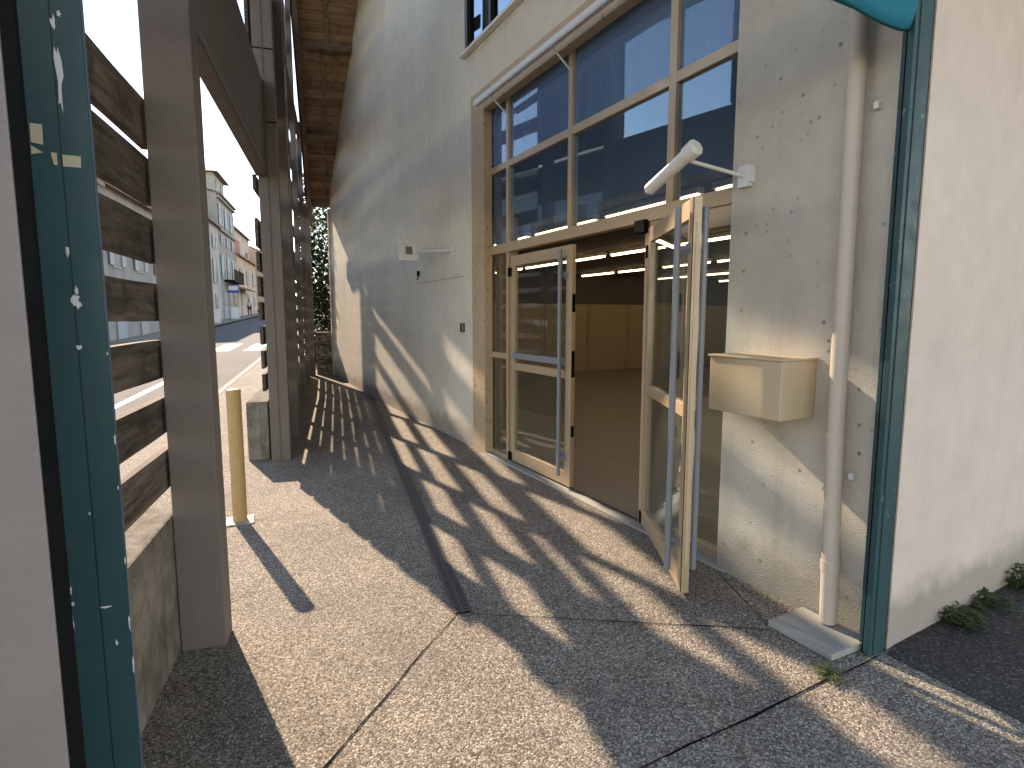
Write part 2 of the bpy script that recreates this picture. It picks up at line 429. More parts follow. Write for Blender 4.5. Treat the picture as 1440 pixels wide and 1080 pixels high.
# roof: boards, purlins, verge beam, eave board
V0, V1 = -.50, 13.0
m = MB()
def slope_slab(m, x0, x1, ua, ub, dz0, dz1):
    m.prism([(ua, roof_h(ua) + dz0), (ub, roof_h(ub) + dz0), (ub, roof_h(ub) + dz1), (ua, roof_h(ua) + dz1)], WORLD, x0, x1, 'bc')
slope_slab(m, V0 - .1, V1, 8.4, 15.72, 0, .05); slope_slab(m, V0 - .1, V1, .9, 8.4, 0, .05)
m.build('roof_boards', M['roofboard'], B)
m = MB(); slope_slab(m, V0 - .14, V1, 8.4, 15.9, .054, .2); slope_slab(m, V0 - .14, V1, .6, 8.4, .054, .2)
RT = m.build('roof_tiles', M['tile_roof'], B)
def purlin(u):
    m = MB(); sl = -.829 if u > 8.4 else .829
    a = math.atan(sl); fr = (Vector((0, u, roof_h(u))), Vector((1, 0, 0)), Vector((0, math.cos(a), math.sin(a))), Vector((0, -math.sin(a), math.cos(a))))
    xw = (2.802 - .184 * u) / .983
    m.box((V0, -.05, -.15), (xw - .005, .05, -.003), fr); m.build('purlin', M['purlin'], B)
for u in (3.4, 5.0, 6.6, 8.0, 9.65, 11.2, 12.75, 14.3): purlin(u)
for q in ((-.03, .03, 8.45, 12.7), (-.12, -.06, 12.8, 14.25), (-.2, -.15, 14.35, 15.6)):
    m = MB(); slope_slab(m, *q, -.06, -.003); m.build('rafter', M['purlin'], B)
m = MB(); slope_slab(m, -.59, V0, 8.42, 16.05, -.36, -.004); m.build('verge_beam', M['verge'], B, .006)
m = MB(); slope_slab(m, -.59, V0, .7, 8.38, -.36, -.004); m.build('verge_beam', M['verge'], B, .006)
m = MB(); m.box((-.5, 15.73, roof_h(15.72) - .17), (-.02, 15.77, roof_h(15.72) + .05)); m.build('eave_board', M['verge'], B, .003)
m = MB(); m.tube((-.6, 15.93, roof_h(15.9) + .06), (9, 15.93, roof_h(15.9) + .06), .07, n=12); m.build('gutter', M['brown_dark'], B)

# ochre surround of the shopfront (proud of the wall by 12 mm)
S = MB()
S.box((6.10, -.012, 0), (6.45, REC - .01, 4.09), FAC)
S.box((2.58, -.012, 3.86), (6.10, REC - .01, 4.09), FAC)
sur = S.build('shopfront_surround', M['surround'], B, .005)
# glazing bars
G = MB()
g0, g1 = REC - .03, REC + .04
for a, b in ((6.245, 6.31), (4.445, 4.505), (3.165, 3.235)):
    G.box((a, g0, 2.385 if a < 6 else .0), (b, g1, 3.95), FAC)
G.box((5.66, g0, 0), (5.715, g1, 3.95), FAC)
G.box((2.5, g0 + .003, 3.165), (6.245, g1 - .003, 3.235), FAC)
G.box((2.5, g0 - .012, 2.285), (6.245, g1 + .002, 2.382), FAC)
G.box((3.375, g0, 0), (3.44, g1, 2.285), FAC)
G.box((5.715, g0 + .002, .0), (6.245, g1 - .002, .055), FAC); G.box((5.715, g0 + .002, 1.135), (6.245, g1 - .002, 1.195), FAC)
G.box((2.5, g0 + .002, .0), (3.375, g1 - .002, .075), FAC); G.box((2.5, g0 + .002, 2.16), (3.375, g1 - .002, 2.283), FAC)
G.build('glazing_frame', M['gold'], B, .003)
def pane(s0, s1, z0, z1, mat, off=REC):
    MB().box((s0, off, z0), (s1, off + .006, z1), FAC).build('window_pane', mat, B)
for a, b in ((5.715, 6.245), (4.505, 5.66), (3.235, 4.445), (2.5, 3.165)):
    pane(a, b, 3.235, 3.95, M['glass_dust_sky_haze']); pane(a, b, 2.382, 3.165, M['glass_mid'])
pane(5.715, 6.245, 1.195, 2.285, M['glass']); pane(5.715, 6.245, .055, 1.135, M['glass'])
pane(2.5, 3.375, .075, 2.16, M['glass'])
MB().box((2.5, -.02, 0), (6.1, REC - .031, .018), FAC).build('door_sill', M['slab'], B, .004)

# doors
def door_leaf(fr, w, label_handles, flip):
    """leaf in its own frame: a from hinge to free edge, b thickness, c up"""
    fm = MB(); z0, z1 = .025, 2.235
    st = .095
    fm.box((0, -.022, z0), (st, .022, z1), fr); fm.box((w - st, -.022, z0), (w, .022, z1), fr)
    fm.box((st, -.020, z0), (w - st, .020, z0 + .13), fr); fm.box((st, -.020, z1 - .105), (w - st, .020, z1), fr)
    fm.box((st, -.020, 1.03), (w - st, .020, 1.105), fr)
    d = fm.build('door', M['gold'], B, .003)
    for a, b in ((z0 + .13, 1.03), (1.105, z1 - .105)):
        MB().box((st, -.004, a), (w - st, .004, b), fr).build('door_pane', M['glass'], d)
    for side in label_handles:
        h = MB(); y = side * .075; x = w - .115
        h.tube(P(fr, x, y, .12), P(fr, x, y, 2.20), .019, n=14)
        for z in (.30, 1.97): h.tube(P(fr, x, side * .02, z), P(fr, x, y, z), .012, n=10); h.box((x - .02, side * .02 - .006, z - .03), (x + .06, side * .02 + .006, z + .03), fr)
        h.build('pull_handle', M['grey_bar'], d)
    for z in (.06, 2.06):
        MB().box((-.035, -.036, z - .035), (.035, .03, z + .055), fr).build('hinge', M['black'], d)
    return d
fr1 = (P(FAC, 5.63, REC, 0), -WD, WN, ZZ)
d1 = door_leaf(fr1, 1.20, (-1,), False)
d1['label'] = 'closed left door leaf with a long grey pull bar'
m = MB(); m.box((5.63 - 1.105, REC - .045, 1.155), (5.63 - .095, REC - .022, 1.215), FAC); m.build('push_bar', M['grey_bar'], d1)
for z, hh in ((1.72, .16), (1.17, .24), (.55, .1)): MB().box((5.63 - 1.2 - .012, REC - .016, z - hh / 2), (5.63 - 1.2 - .001, REC + .012, z + hh / 2), FAC).build('lock_plate', M['black'], d1)
# faint lettering on the leaf's glass
cu = bpy.data.curves.new('lettering', 'FONT'); cu.body = 'PRIVE'; cu.size = .085; cu.extrude = .0008; cu.align_x = 'CENTER'; cu.space_character = 1.35
tx = bpy.data.objects.new('lettering', cu); col.objects.link(tx)
dg = bpy.context.evaluated_depsgraph_get(); me = bpy.data.meshes.new_from_object(tx.evaluated_get(dg)); bpy.data.objects.remove(tx)
mt = Matrix.Identity(4)
for i, ax in enumerate((-WD, ZZ, -WN)):
    for k in range(3): mt[k][i] = ax[k]
mt.translation = P(FAC, 5.63 - .62, REC - .0065, 1.505); me.transform(mt); me.transform(Matrix.Translation(-parent_org(d1)))
me.materials.append(mat_paint('faded_lettering', (.33, .30, .24), .7)); lo = bpy.data.objects.new('lettering', me); col.objects.link(lo); lo.parent = d1
# open leaf
hp = Vector((2.214, 3.876, 0)); fe = Vector((1.86, 2.765, 0)); dd = (fe - hp).normalized()
fr2 = (hp, dd, Vector((dd.y, -dd.x, 0)), ZZ)
d2 = door_leaf(fr2, 1.165, (-1, 1), True)
d2['label'] = 'right door leaf swung wide open with pull bars on both faces'
m = MB(); w = 1.165
m.box((w + .0005, -.008, .2), (w + .004, .008, 2.1), fr2); m.build('edge_strip', M['tan_box'], d2)
m = MB(); m.box((w, .0225, .03), (w + .003, .026, 2.23), fr2); m.build('brush_seal', M['black'], d2)
m = MB(); m.box((3.40, REC - .075, 2.205), (3.52, REC - .005, 2.30), FAC); m.build('door_closer', M['black'], B, .006)

# upper window
uw = MB()
s0, s1, z0, z1 = 2.62, 6.62, 4.60, 5.98
uw.box((s0, .0, z0), (s1, .08, z0 + .06), FAC); uw.box((s0, .0, z1 - .06), (s1, .08, z1), FAC)
uw.box((s1 - .055, .0, z0 + .06), (s1, .08, z1 - .06), FAC); uw.box((s0, .0, z0 + .06), (s0 + .055, .08, z1 - .06), FAC)
for k in range(1, 6): uw.box((s1 - k * .66 - .022, .0, z0 + .06), (s1 - k * .66 + .022, .08, z1 - .06), FAC)
uwf = uw.build('upper_window', mat_paint('dark_window_frame', (.045, .05, .055), .4), B, .003)
for k in range(6):
    a = s1 - .055 if k == 0 else s1 - k * .66 - .022
    b = s1 - (k + 1) * .66 + .022 if k < 5 else s0 + .055
    MB().box((b, .045, z0 + .06), (a, .052, z1 - .06), FAC).build('window_pane', M['glass_sky'], uwf)
MB().box((s0 - .02, -.07, z0 - .025), (s1 + .03, -.001, z0 + .006), FAC).build('window_sill', M['white_metal'], uwf, .003)
m = MB(); m.box((s0, .3, 4.4), (s1, .32, 6.1), FAC); m.build('black_backing', M['black'], uwf)  # plain black sheet closing the view behind the upper panes

# shop interior (seen through the doorway)
LOBBY = (W0, WD, WN, ZZ)
m = MB(); m.add([P(FAC, 2.45, .12, .012), P(FAC, 14.2, .12, .012), P(FAC, 14.2, 13.5, .012), P(FAC, 2.45, 13.5, .012)], [[0, 1, 2, 3]])
m.build('shop_floor', M['tile'], B)
CH = 2.78
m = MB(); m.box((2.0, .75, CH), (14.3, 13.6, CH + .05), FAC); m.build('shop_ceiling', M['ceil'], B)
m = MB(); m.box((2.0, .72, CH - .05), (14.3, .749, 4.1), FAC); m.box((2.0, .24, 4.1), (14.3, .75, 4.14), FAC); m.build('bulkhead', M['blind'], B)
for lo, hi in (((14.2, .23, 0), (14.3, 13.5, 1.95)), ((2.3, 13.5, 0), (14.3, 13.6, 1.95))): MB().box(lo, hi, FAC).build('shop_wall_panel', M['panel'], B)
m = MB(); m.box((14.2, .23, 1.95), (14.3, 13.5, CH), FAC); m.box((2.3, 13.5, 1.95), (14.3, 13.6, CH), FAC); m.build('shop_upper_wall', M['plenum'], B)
for k in range(9): MB().box((14.17, 1.2 + k * 1.45, .0), (14.199, 1.32 + k * 1.45, 1.95), FAC).build('panel_batten', M['batten'], B)
m = MB(); m.box((6.45, .23, 0), (14.2, .28, CH), FAC); m.build('front_lining', M['panel'], B)
m = MB(); m.box((2.25, .23, 0), (2.45, 13.5, 4.1), FAC); m.build('shop_side_lining', M['panel'], B)
for lo, hi in (((6.35, .3, 0), (6.44, .55, CH)), ((5.2, 2.3, 0), (5.32, 2.42, CH))): MB().box(lo, hi, FAC).build('shop_column', M['panel'], B)
lamp0 = None
for row, off in enumerate((1.25, 3.75, 6.4, 9.1, 11.6)):
    for k in range(7):
        s = 3.2 + k * 1.62
        if lamp0 is None:
            org = P(FAC, s, off, CH - .1)
            lamp0 = thing('strip_light', 'lit fluorescent strip light hanging under the dark shop ceiling', 'light', org, 'strip lights in rows under the shop ceiling')
            MB().box((s - .72, off - .045, CH - .06), (s + .72, off + .045, CH - .002), FAC).build('housing', M['white_metal'], lamp0)
            MB().box((s - .70, off - .016, CH - .092), (s + .70, off + .016, CH - .061), FAC).build('tube', M['lamp_glow'], lamp0)
            o_first = org
        else:
            c = copy_tree(lamp0); c.location = P(FAC, s, off, CH - .1)

# ------------------------------------------------------------------ things on the facade
# downpipe
DP = thing('downpipe', 'cream round downpipe running down the rendered pier beside the green post', 'pipe', P(FAC, 1.78, -.065, .05))
m = MB(); m.tube(P(FAC, 1.775, -.065, .045), P(FAC, 1.80, -.065, 1.0), .041, n=24); m.tube(P(FAC, 1.80, -.065, 1.0), P(FAC, 1.82, -.065, 4.4), .040, n=24); m.build('pipe', M['pipe'], DP)
for z in (.32, .98): MB().tube(P(FAC, 1.775 + .026 * z, -.065, z), P(FAC, 1.776 + .026 * z, -.065, z + .05), .0445, n=24).build('pipe_collar', M['pipe'], DP)
for z in (.80, 2.55): MB().box((1.72, -.030, z), (1.742, -.001, z + .03), FAC).build('pipe_bracket', M['white_metal'], DP)
# splash block under the pipe
m = MB(); m.prism([(2.095, 2.365), (2.375, 2.43), (2.445, 2.065), (2.155, 2.015)], WORLD, .002, .036, 'ab')
tag(m.build('splash_block', M['slab'], None, .008, (2.26, 2.2, 0)), 'low concrete slab at the foot of the cream downpipe', 'concrete slab')
# letterbox: tan box with a chamfered left corner
LB = thing('wall_box', 'tan enamelled metal box mounted on the rendered pier', 'box', P(FAC, 2.2, -.13, 1.06))
m = MB(); m.prism([(1.965, -.001), (2.44, -.001), (2.44, -.27), (1.965, -.27)], FAC, 1.07, 1.375, 'ab'); m.build('box_body', M['tan_box'], LB, .006)
m = MB(); m.prism([(1.955, -.001), (2.45, -.001), (2.45, -.28), (1.955, -.28)], FAC, 1.3755, 1.388, 'ab'); m.build('box_lid', M['tan_box'], LB, .003)

# tube lamp on an arm
TL = thing('arm_lamp', 'white tube lamp tilted on an arm from the pier above the open door', 'lamp', P(FAC, 2.5, -.02, 2.38))
a = P(FAC, 2.90, -.365, 2.37); b = P(FAC, 2.50, -.365, 2.535)
m = MB(); m.tube(a.lerp(b, .02), a.lerp(b, .80), .036, .040, 20); m.tube(a - (b - a).normalized() * .012, a.lerp(b, .02), .018, .036, 20); m.build('lamp_shade', M['diffuser'], TL)
m = MB(); m.tube(a.lerp(b, .80), a.lerp(b, .97), .047, .05, 8); m.tube(a.lerp(b, .97), b, .05, .03, 8); m.build('end_cap', M['white_metal'], TL)
m = MB(); m.tube(a.lerp(b, .72) , P(FAC, 2.47, -.03, 2.40), .011, n=10); m.build('arm', M['white_metal'], TL)
m = MB(); m.box((2.43, -.035, 2.34), (2.51, -.001, 2.46), FAC); m.box((2.415, -.05, 2.36), (2.43, -.001, 2.45), FAC); m.build('wall_bracket', M['white_metal'], TL)
# flood lamp on an arm further along
FL = thing('arm_floodlight', 'white boxy floodlight on a thin arm from the shaded wall', 'lamp', P(FAC, 7.05, -.02, 2.4))
c0 = P(FAC, 7.65, -.42, 2.47)
fx = (c0, WD, WN, ZZ)
tl = R(18)
ff = (c0, (WD * math.cos(tl) + ZZ * 0).normalized(), WN, (ZZ * math.cos(tl) + WD * math.sin(tl)).normalized())
m = MB(); m.box((-.055, -.115, -.15), (.055, .115, .15), ff); m.build('lamp_housing', M['white_metal'], FL, .012)
m = MB(); m.box((-.060, -.045, -.06), (-.0555, .045, .05), ff); m.build('lamp_window', mat_paint('dim_lamp_window', (.22, .18, .14), .3), FL)
m = MB(); m.box((-.065, -.10, .085), (-.0555, .10, .105), ff); m.build('lamp_trim', M['white_metal'], FL)
m = MB(); m.tube(c0 + WN * .1, P(FAC, 7.08, -.02, 2.43), .010, n=8); m.build('arm', M['white_metal'], FL)
m = MB(); m.box((7.05, -.02, 2.37), (7.11, -.001, 2.49), FAC); m.build('wall_bracket', M['white_metal'], FL)
# long strip lamp along the top of the shopfront
SLM = thing('strip_lamp', 'long thin white strip lamp along the top edge of the shopfront', 'lamp', P(FAC, 4.3, -.12, 3.88))
m = MB(); m.box((2.7, -.17, 3.845), (6.02, -.115, 3.895), FAC); m.build('lamp_body', M['white_metal'], SLM, .006)
m = MB(); m.box((2.72, -.165, 3.836), (6.0, -.12, 3.8445), FAC); m.build('diffuser', M['diffuser'], SLM)
for s in (5.69, 4.47, 3.2): MB().tube(P(FAC, s + .0, -.12, 3.85), P(FAC, s, g0, 3.70), .009, n=8).build('support_arm', M['white_metal'], SLM)
# small wall fittings
m = MB(); m.box((8.42, -.03, 2.20), (8.47, -.001, 2.27), FAC); m.tube(P(FAC, 8.44, -.02, 2.2), P(FAC, 8.40, -.05, 2.14), .008, n=8)
tag(m.build('wall_hook', M['black'], None, 0, P(FAC, 8.44, 0, 2.2)), 'small dark hook below the floodlight on the shaded wall', 'hook')
m = MB()
for (x0, x1, z0_, z1_) in ((6.71, 6.725, 1.42, 1.52), (6.80, 6.815, 1.42, 1.52), (6.71, 6.815, 1.405, 1.42)): m.box((x0, -.025, z0_), (x1, -.001, z1_), FAC)
tag(m.build('wall_clip', M['drain'], None, 0, P(FAC, 6.76, 0, 1.42)), 'small dark metal clip on the wall just left of the ochre surround', 'bracket')
# stain where something was mounted: a shallow sooty ridge line on the wall
m = MB(); m.box((6.72, -.003, 2.085), (8.52, -.0005, 2.095), FAC)
tag(m.build('wall_ledge', mat_paint('grimy_ledge', (.42, .385, .33), .9), None, 0, P(FAC, 7.6, 0, 2.09)), 'thin grimy line left across the wall under the floodlight', 'ledge')

# ------------------------------------------------------------------ portal: green posts, teal beam, grey panel
GP = thing('corner_post', 'scuffed teal green steel post at the corner of the rendered pier', 'post', P(FAC, 1.55, -.05, 0))
m = MB(); m.box((1.527, -.088, 0), (1.60, 0.0, 4.2), FAC); m.build('post_face', M['green_scuff'], GP, .004)
m = MB(); m.box((1.532, -.118, 0), (1.56, -.0885, 4.2), FAC); m.build('guide_rail', M['green_scuff'], GP, .004)
m = MB(); m.box((1.562, -.100, 0), (1.575, -.0885, 4.2), FAC); m.box((1.5265, -.0, 0), (1.5275, .004, 4.2), FAC); m.build('rubber_seal', M['black'], GP)
m = MB(); m.box((1.51, .001, 2.0), (1.53, .01, 2.01), FAC)
# left post, facing the camera
LP = thing('portal_post', 'teal green steel post with paint chips and tape at the left edge', 'post', (-.53, 1.46, 0))
PF = (Vector((-.475, 1.466, 0)), Vector((-.983, -.184, 0)).normalized(), Vector((-.184, .983, 0)).normalized(), ZZ)   # a to the left, b away
m = MB(); m.box((0.004, 0, 0), (.054, .016, 4.2), PF); m.box((.057, .0, 0), (.111, .016, 4.2), PF); m.box((.054, .004, 0), (.057, .016, 4.2), PF)
m.build('post_face', M['green'], LP)
m = MB(); m.box((.0005, .002, 0), (.0035, .016, 4.2), PF); m.build('edge_lip', mat_paint('blue_lit_lip', (.05, .10, .15), .4), LP)  # blue light along the post edge put into the lip colour
def blob(mb, cx, cz, w, h, seed, n=14):
    rnd = random.Random(seed); pts = []
    for i in range(n):
        an = 2 * math.pi * i / n; r = .45 + .85 * rnd.random()
        pts.append((cx + math.cos(an) * w / 2 * r, cz + math.sin(an) * h / 2 * r))
    mb.prism(pts, PF, -.0012, -.0002)
m = MB()
# lengths along the post are heights; positions read as distances from its right edge
for cx, cz, w, h, sd in ((.048, 2.085, .013, .13, 1), (.051, 2.185, .008, .03, 2), (.04, 2.205, .009, .012, 3),
                        (.06, 1.735, .007, .03, 4), (.061, 1.73, .003, .012, 14), (.052, 1.63, .018, .026, 5), (.05, 1.655, .006, .02, 15), (.053, 1.535, .01, .012, 6),
                        (.004, 1.52, .004, .01, 7), (.003, 1.33, .004, .03, 8), (.06, 1.17, .004, .008, 9),
                        (.106, 1.0, .006, .02, 10), (.108, .93, .007, .04, 11), (.104, .97, .006, .012, 21), (.045, .95, .022, .006, 12), (.03, .86, .006, .016, 13),
                        (.002, 1.05, .004, .02, 16), (.003, .9, .004, .04, 17), (.002, .8, .004, .05, 18), (.004, 1.22, .003, .012, 19)):
    m = MB(); blob(m, cx, cz, w, h, sd); m.build('paint_chip', M['chip'], LP)
m = MB()
def quad(pts): MB().prism(pts, PF, -.0018, -.0003).build('tape_piece', M['tape'], LP)
quad([(.103, 1.985), (.083, 1.985), (.084, 1.945), (.1035, 1.948)]); quad([(.104, 1.942), (.085, 1.93), (.1045, 1.925)])
quad([(.073, 1.932), (.063, 1.932), (.063, 1.908), (.069, 1.908)]); quad([(.054, 1.93), (.023, 1.93), (.024, 1.907), (.054, 1.906)])
# grey panel at the extreme left
GPn = thing('sliding_panel', 'mauve grey panel with a black edge strip at the far left', 'panel', (-1.4, 1.15, 0))
m = MB(); m.box((-2.6, 1.12, .02), (-.474, 1.135, 4.0)); m.build('panel_sheet', M['grey_panel'], GPn, .004)
m = MB(); m.box((-.4735, 1.122, .02), (-.454, 1.133, 4.0)); m.build('edge_strip', M['black'], GPn)  # black strip filling the band between panel and post
# teal canvas covered beam across the portal
BF = (P(FAC, 1.56, -.074, 0), -WN, WD, ZZ)
m = MB()
nx, nz = 60, 10
prof = []
for j in range(16):
    an = 2 * math.pi * j / 16; prof.append((math.cos(an) * .035, math.sin(an) * .17 if math.sin(an) < -.5 else math.sin(an) * .22))
vs = []
for i in range(nx + 1):
    t = i / nx; L = 3.0 * t
    for j, (b_, c_) in enumerate(prof):
        k = 1 + .16 * noise.noise(Vector((L * 2.2, j * .7, 3)))
        sag = .018 * noise.noise(Vector((L * 1.7, 0, 9)))
        sq = 1 - .45 * math.exp(-L / .03)
        vs.append(P(BF, L + .0, b_ * k * sq, 2.98 + c_ * k * sq + sag - .03 * math.exp(-L / .2)))
n = 16
fs = [[i * n + j, i * n + (j + 1) % n, (i + 1) * n + (j + 1) % n, (i + 1) * n + j] for i in range(nx) for j in range(n)]
fs += [list(range(n))[::-1], list(range(nx * n, nx * n + n))]
m.add(vs, fs, True)
tag(m.build('canvas_awning', M['teal_cloth'], None, 0, P(BF, 1.5, 0, 2.83)), 'rolled teal canvas awning hung across the portal above the downpipe', 'awning')

# ------------------------------------------------------------------ arcade
# pillars: (u, lat0, lat1, depth)
PIL = [(2.975, -.764, -.566, .16), (6.86, -.741, -.542, .17), (8.22, -.70, -.53, .11), (9.78, -.69, -.60, .08), (11.60, -.69, -.60, .08), (13.74, -.69, -.60, .08), (15.50, -.70, -.55, .12)]
plab = ['broad taupe steel pillar in the left foreground beside the slats', 'second taupe pillar, at the end of the lintel by the mossy block',
        'slim pillar just behind the second broad taupe pillar', 'narrow pillar in mid arcade, third from the far end', 'narrow pillar in the dark arcade, second from the far end',
        'narrow pillar near the far end of the arcade by the ivy', 'last pillar at the far end of the arcade against the ivy']
plab[3] = 'slim dark pillar in the arcade, fourth from the near end'
plab[4] = 'slim dark pillar in the arcade, fifth from the near end'
for i, (u, a, b, d) in enumerate(PIL):
    h = 5.36 if i == 0 else min(8.2, roof_h(u) - .42)
    m = MB(); m.box((a, u, gz(u)), (b, u + d, h))
    t_ = thing('pillar', plab[i], 'pillar', ((a + b) / 2, u + d / 2, 0), 'pillars of the arcade')
    m.build('shaft', M['brown'], t_, .006)
    if i == 1:
        for z in (3.62, 4.35, 5.3): MB().box((a - .003, u - .004, z), (b + .003, u - .0003, z + .012)).build('joint_line', M['black'], t_)
        m = MB(); m.box((-.652, u - .006, .0), (-.640, u - .0003, h)); m.build('seam', M['brown_dark'], t_)
# lintel between the two broad pillars
LT = thing('lintel_beam', 'deep taupe boxed beam spanning the opening above the bollard', 'beam', (-.71, 5.0, 3.05))
m = MB(); m.box((-.76, 3.137, 3.07), (-.66, 6.857, 4.05)); m.build('beam_box', M['brown_dark'], LT, .006)
MB().box((-.6595, 3.15, 3.09), (-.655, 6.85, 3.15)).build('edge_flange', M['brown'], LT)
# upper tie beam
TB = MB(); TB.box((-.69, 3.14, 5.36), (-.61, 15.5, 5.50))
for u_end in (): pass
TB = MB(); 
TB.box((-.69, 3.0, 5.361), (-.61, 13.4, 5.50))
TB.box((-.72, 4.95, 4.053), (-.62, 5.10, 5.3605))
tag(TB.build('tie_beam', M['brown_dark'], None, 0, (-.65, 8, 5.4)), 'long horizontal tie beam high along the arcade', 'beam')

# slat screens
SLW = .034
def slat_mesh(L, h, seed):
    m = MB(); rnd = random.Random(seed)
    n = max(4, int(L / .12)); vs = []
    for i in range(n + 1):
        u = L * i / n
        dz0 = noise.noise(Vector((u * 1.7, seed * 3.1, 0))) * .006; dz1 = noise.noise(Vector((u * 1.9, seed * 2.3, 5))) * .006
        dx = noise.noise(Vector((u * 1.1, seed, 9))) * .006
        vs += [(-SLW / 2 + dx, u, dz0), (SLW / 2 + dx, u, dz0), (SLW / 2 + dx, u, h + dz1), (-SLW / 2 + dx, u, h + dz1)]
    fs = [[4 * i + j, 4 * i + (j + 1) % 4, 4 * i + 4 + (j + 1) % 4, 4 * i + 4 + j] for i in range(n) for j in range(4)]
    fs += [[3, 2, 1, 0], [4 * n, 4 * n + 1, 4 * n + 2, 4 * n + 3]]
    m.add(vs, fs); return m
def screen(u0, u1, lat, slats, label):
    t_ = thing('slat_screen', label, 'slat screen', (lat, u0, 0), 'weathered slat screens between the arcade pillars')
    for i, (a, b) in enumerate(slats):
        ue = min(u1, max(u0 + .1, (7.5 + .829 * 12.1 + .95 - b) / .829)) if u0 > 8.3 else u1  # upper slats run on past the roof slope, added to block stray sun
        if ue - u0 < .15: continue
        m = slat_mesh(ue - u0, b - a, i + int(u0 * 10))
        z = gz((u0 + u1) / 2)
        m.v = [v + Vector((lat, u0, a)) for v in m.v]
        o = m.build('slat', M['slat'], t_, 0, (lat, u0, a)) 
    return t_
low = [(.80, .98), (1.06, 1.225), (1.32, 1.49), (1.58, 1.745), (1.84, 2.03), (2.10, 2.30), (2.35, 2.55)]
screen(.9, 3.10, -.797, low, 'dark weathered horizontal slats beside the green post, sky showing above')
def fill(lo_gaps, top):
    """boards covering 2.35..top leaving the listed gaps open, long runs cut into boards with hairline gaps"""
    out = []; z = 2.35
    for a, b in lo_gaps + [(top, top)]:
        run = a - z
        if run > .02:
            k = max(1, round(run / .21))
            for i in range(k): out.append((z + run * i / k + (.004 if i else 0), z + run * (i + 1) / k - (.004 if i < k - 1 else 0)))
        z = b
    return out
low2 = [(.78, .97), (1.032, 1.228), (1.292, 1.495), (1.56, 1.757), (1.82, 2.03), (2.092, 2.29)]
low3 = [(.78, .95), (1.038, 1.22), (1.306, 1.483), (1.56, 1.745), (1.83, 2.015), (2.088, 2.28)]
bays = [
    (6.87, 8.72, [(2.64, 2.94), (3.09, 3.44), (4.02, 4.09)], 'slat screen between the second pillar and the slim pillar behind it', 5.5),
    (8.73, 10.19, [(2.84, 3.17), (3.39, 3.69), (3.91, 4.06), (4.25, 4.64), (4.86, 5.36)], 'second slat screen of the far arcade, sky showing in dots', 6.4),
    (10.20, 12.04, [(2.64, 2.94), (3.11, 3.44), (3.69, 4.04), (4.46, 5.08), (5.50, 5.64), (5.79, 6.24), (6.48, 6.76), (6.98, 7.36)], 'third slat screen of the far arcade with wide upper gaps', 9.0),
    (12.05, 14.13, [(2.90, 3.24), (3.42, 3.80), (4.30, 4.62), (5.06, 5.40)], 'fourth slat screen of the far arcade, deep in shade', 7.6),
    (14.14, 15.98, [(2.96, 3.42), (3.6, 4.04), (4.34, 4.50)], 'last slat screen of the arcade, nearest the ivy', 6.2),
]
for u0, u1, gaps, lab, top in bays:
    screen(u0, u1, -.785, (low2 if u0 < 7 else low3) + fill(gaps, top), lab)
# unseen boards added above the tie beam, darkening the glass reflection
screen(3.14, 6.85, -.70, [(5.52 + i * .3, 5.80 + i * .3) for i in range(3)], 'unseen added boarding high over the opening, darkens the glass reflection')
# low concrete walls under the slats
m = MB(); m.box((-.99, .9, 0), (-.768, 3.13, .675)); tag(m.build('low_wall', M['concrete'], None, .012, (-.87, 2.3, 0)), 'stained low concrete wall under the slats beside the near pillar', 'low wall', 'low concrete walls under the slats')
m = MB(); m.box((-.99, 6.93, 0), (-.765, 15.6, .66)); tag(m.build('low_wall', M['concrete'], None, .015, (-.88, 11, 0)), 'mossy low concrete wall behind the bollard, running under the far slats', 'low wall', 'low concrete walls under the slats')

# bollard
BO = thing('bollard', 'ochre yellow steel bollard on a chipped white base plate', 'bollard', (-.776, 4.858, 0))
bp = Vector((-.776, 4.858, 0))
m = MB(); m.lathe(bp, [(.053, .012), (.053, 1.035), (.049, 1.045)], 28); m.build('post', M['yellow'], BO)
m = MB(); m.lathe(bp, [(.049, 1.045), (.040, 1.047), (.0, 1.048)], 28); m.build('cap', mat_paint('dark_cap', (.12, .09, .04), .5), BO)
m = MB(); m.box((-.10, -.10, .001), (.10, .10, .012), (bp, Vector((1, .12, 0)).normalized(), Vector((-.12, 1, 0)).normalized(), ZZ)); m.build('base_plate', M['plate'], BO, .002)

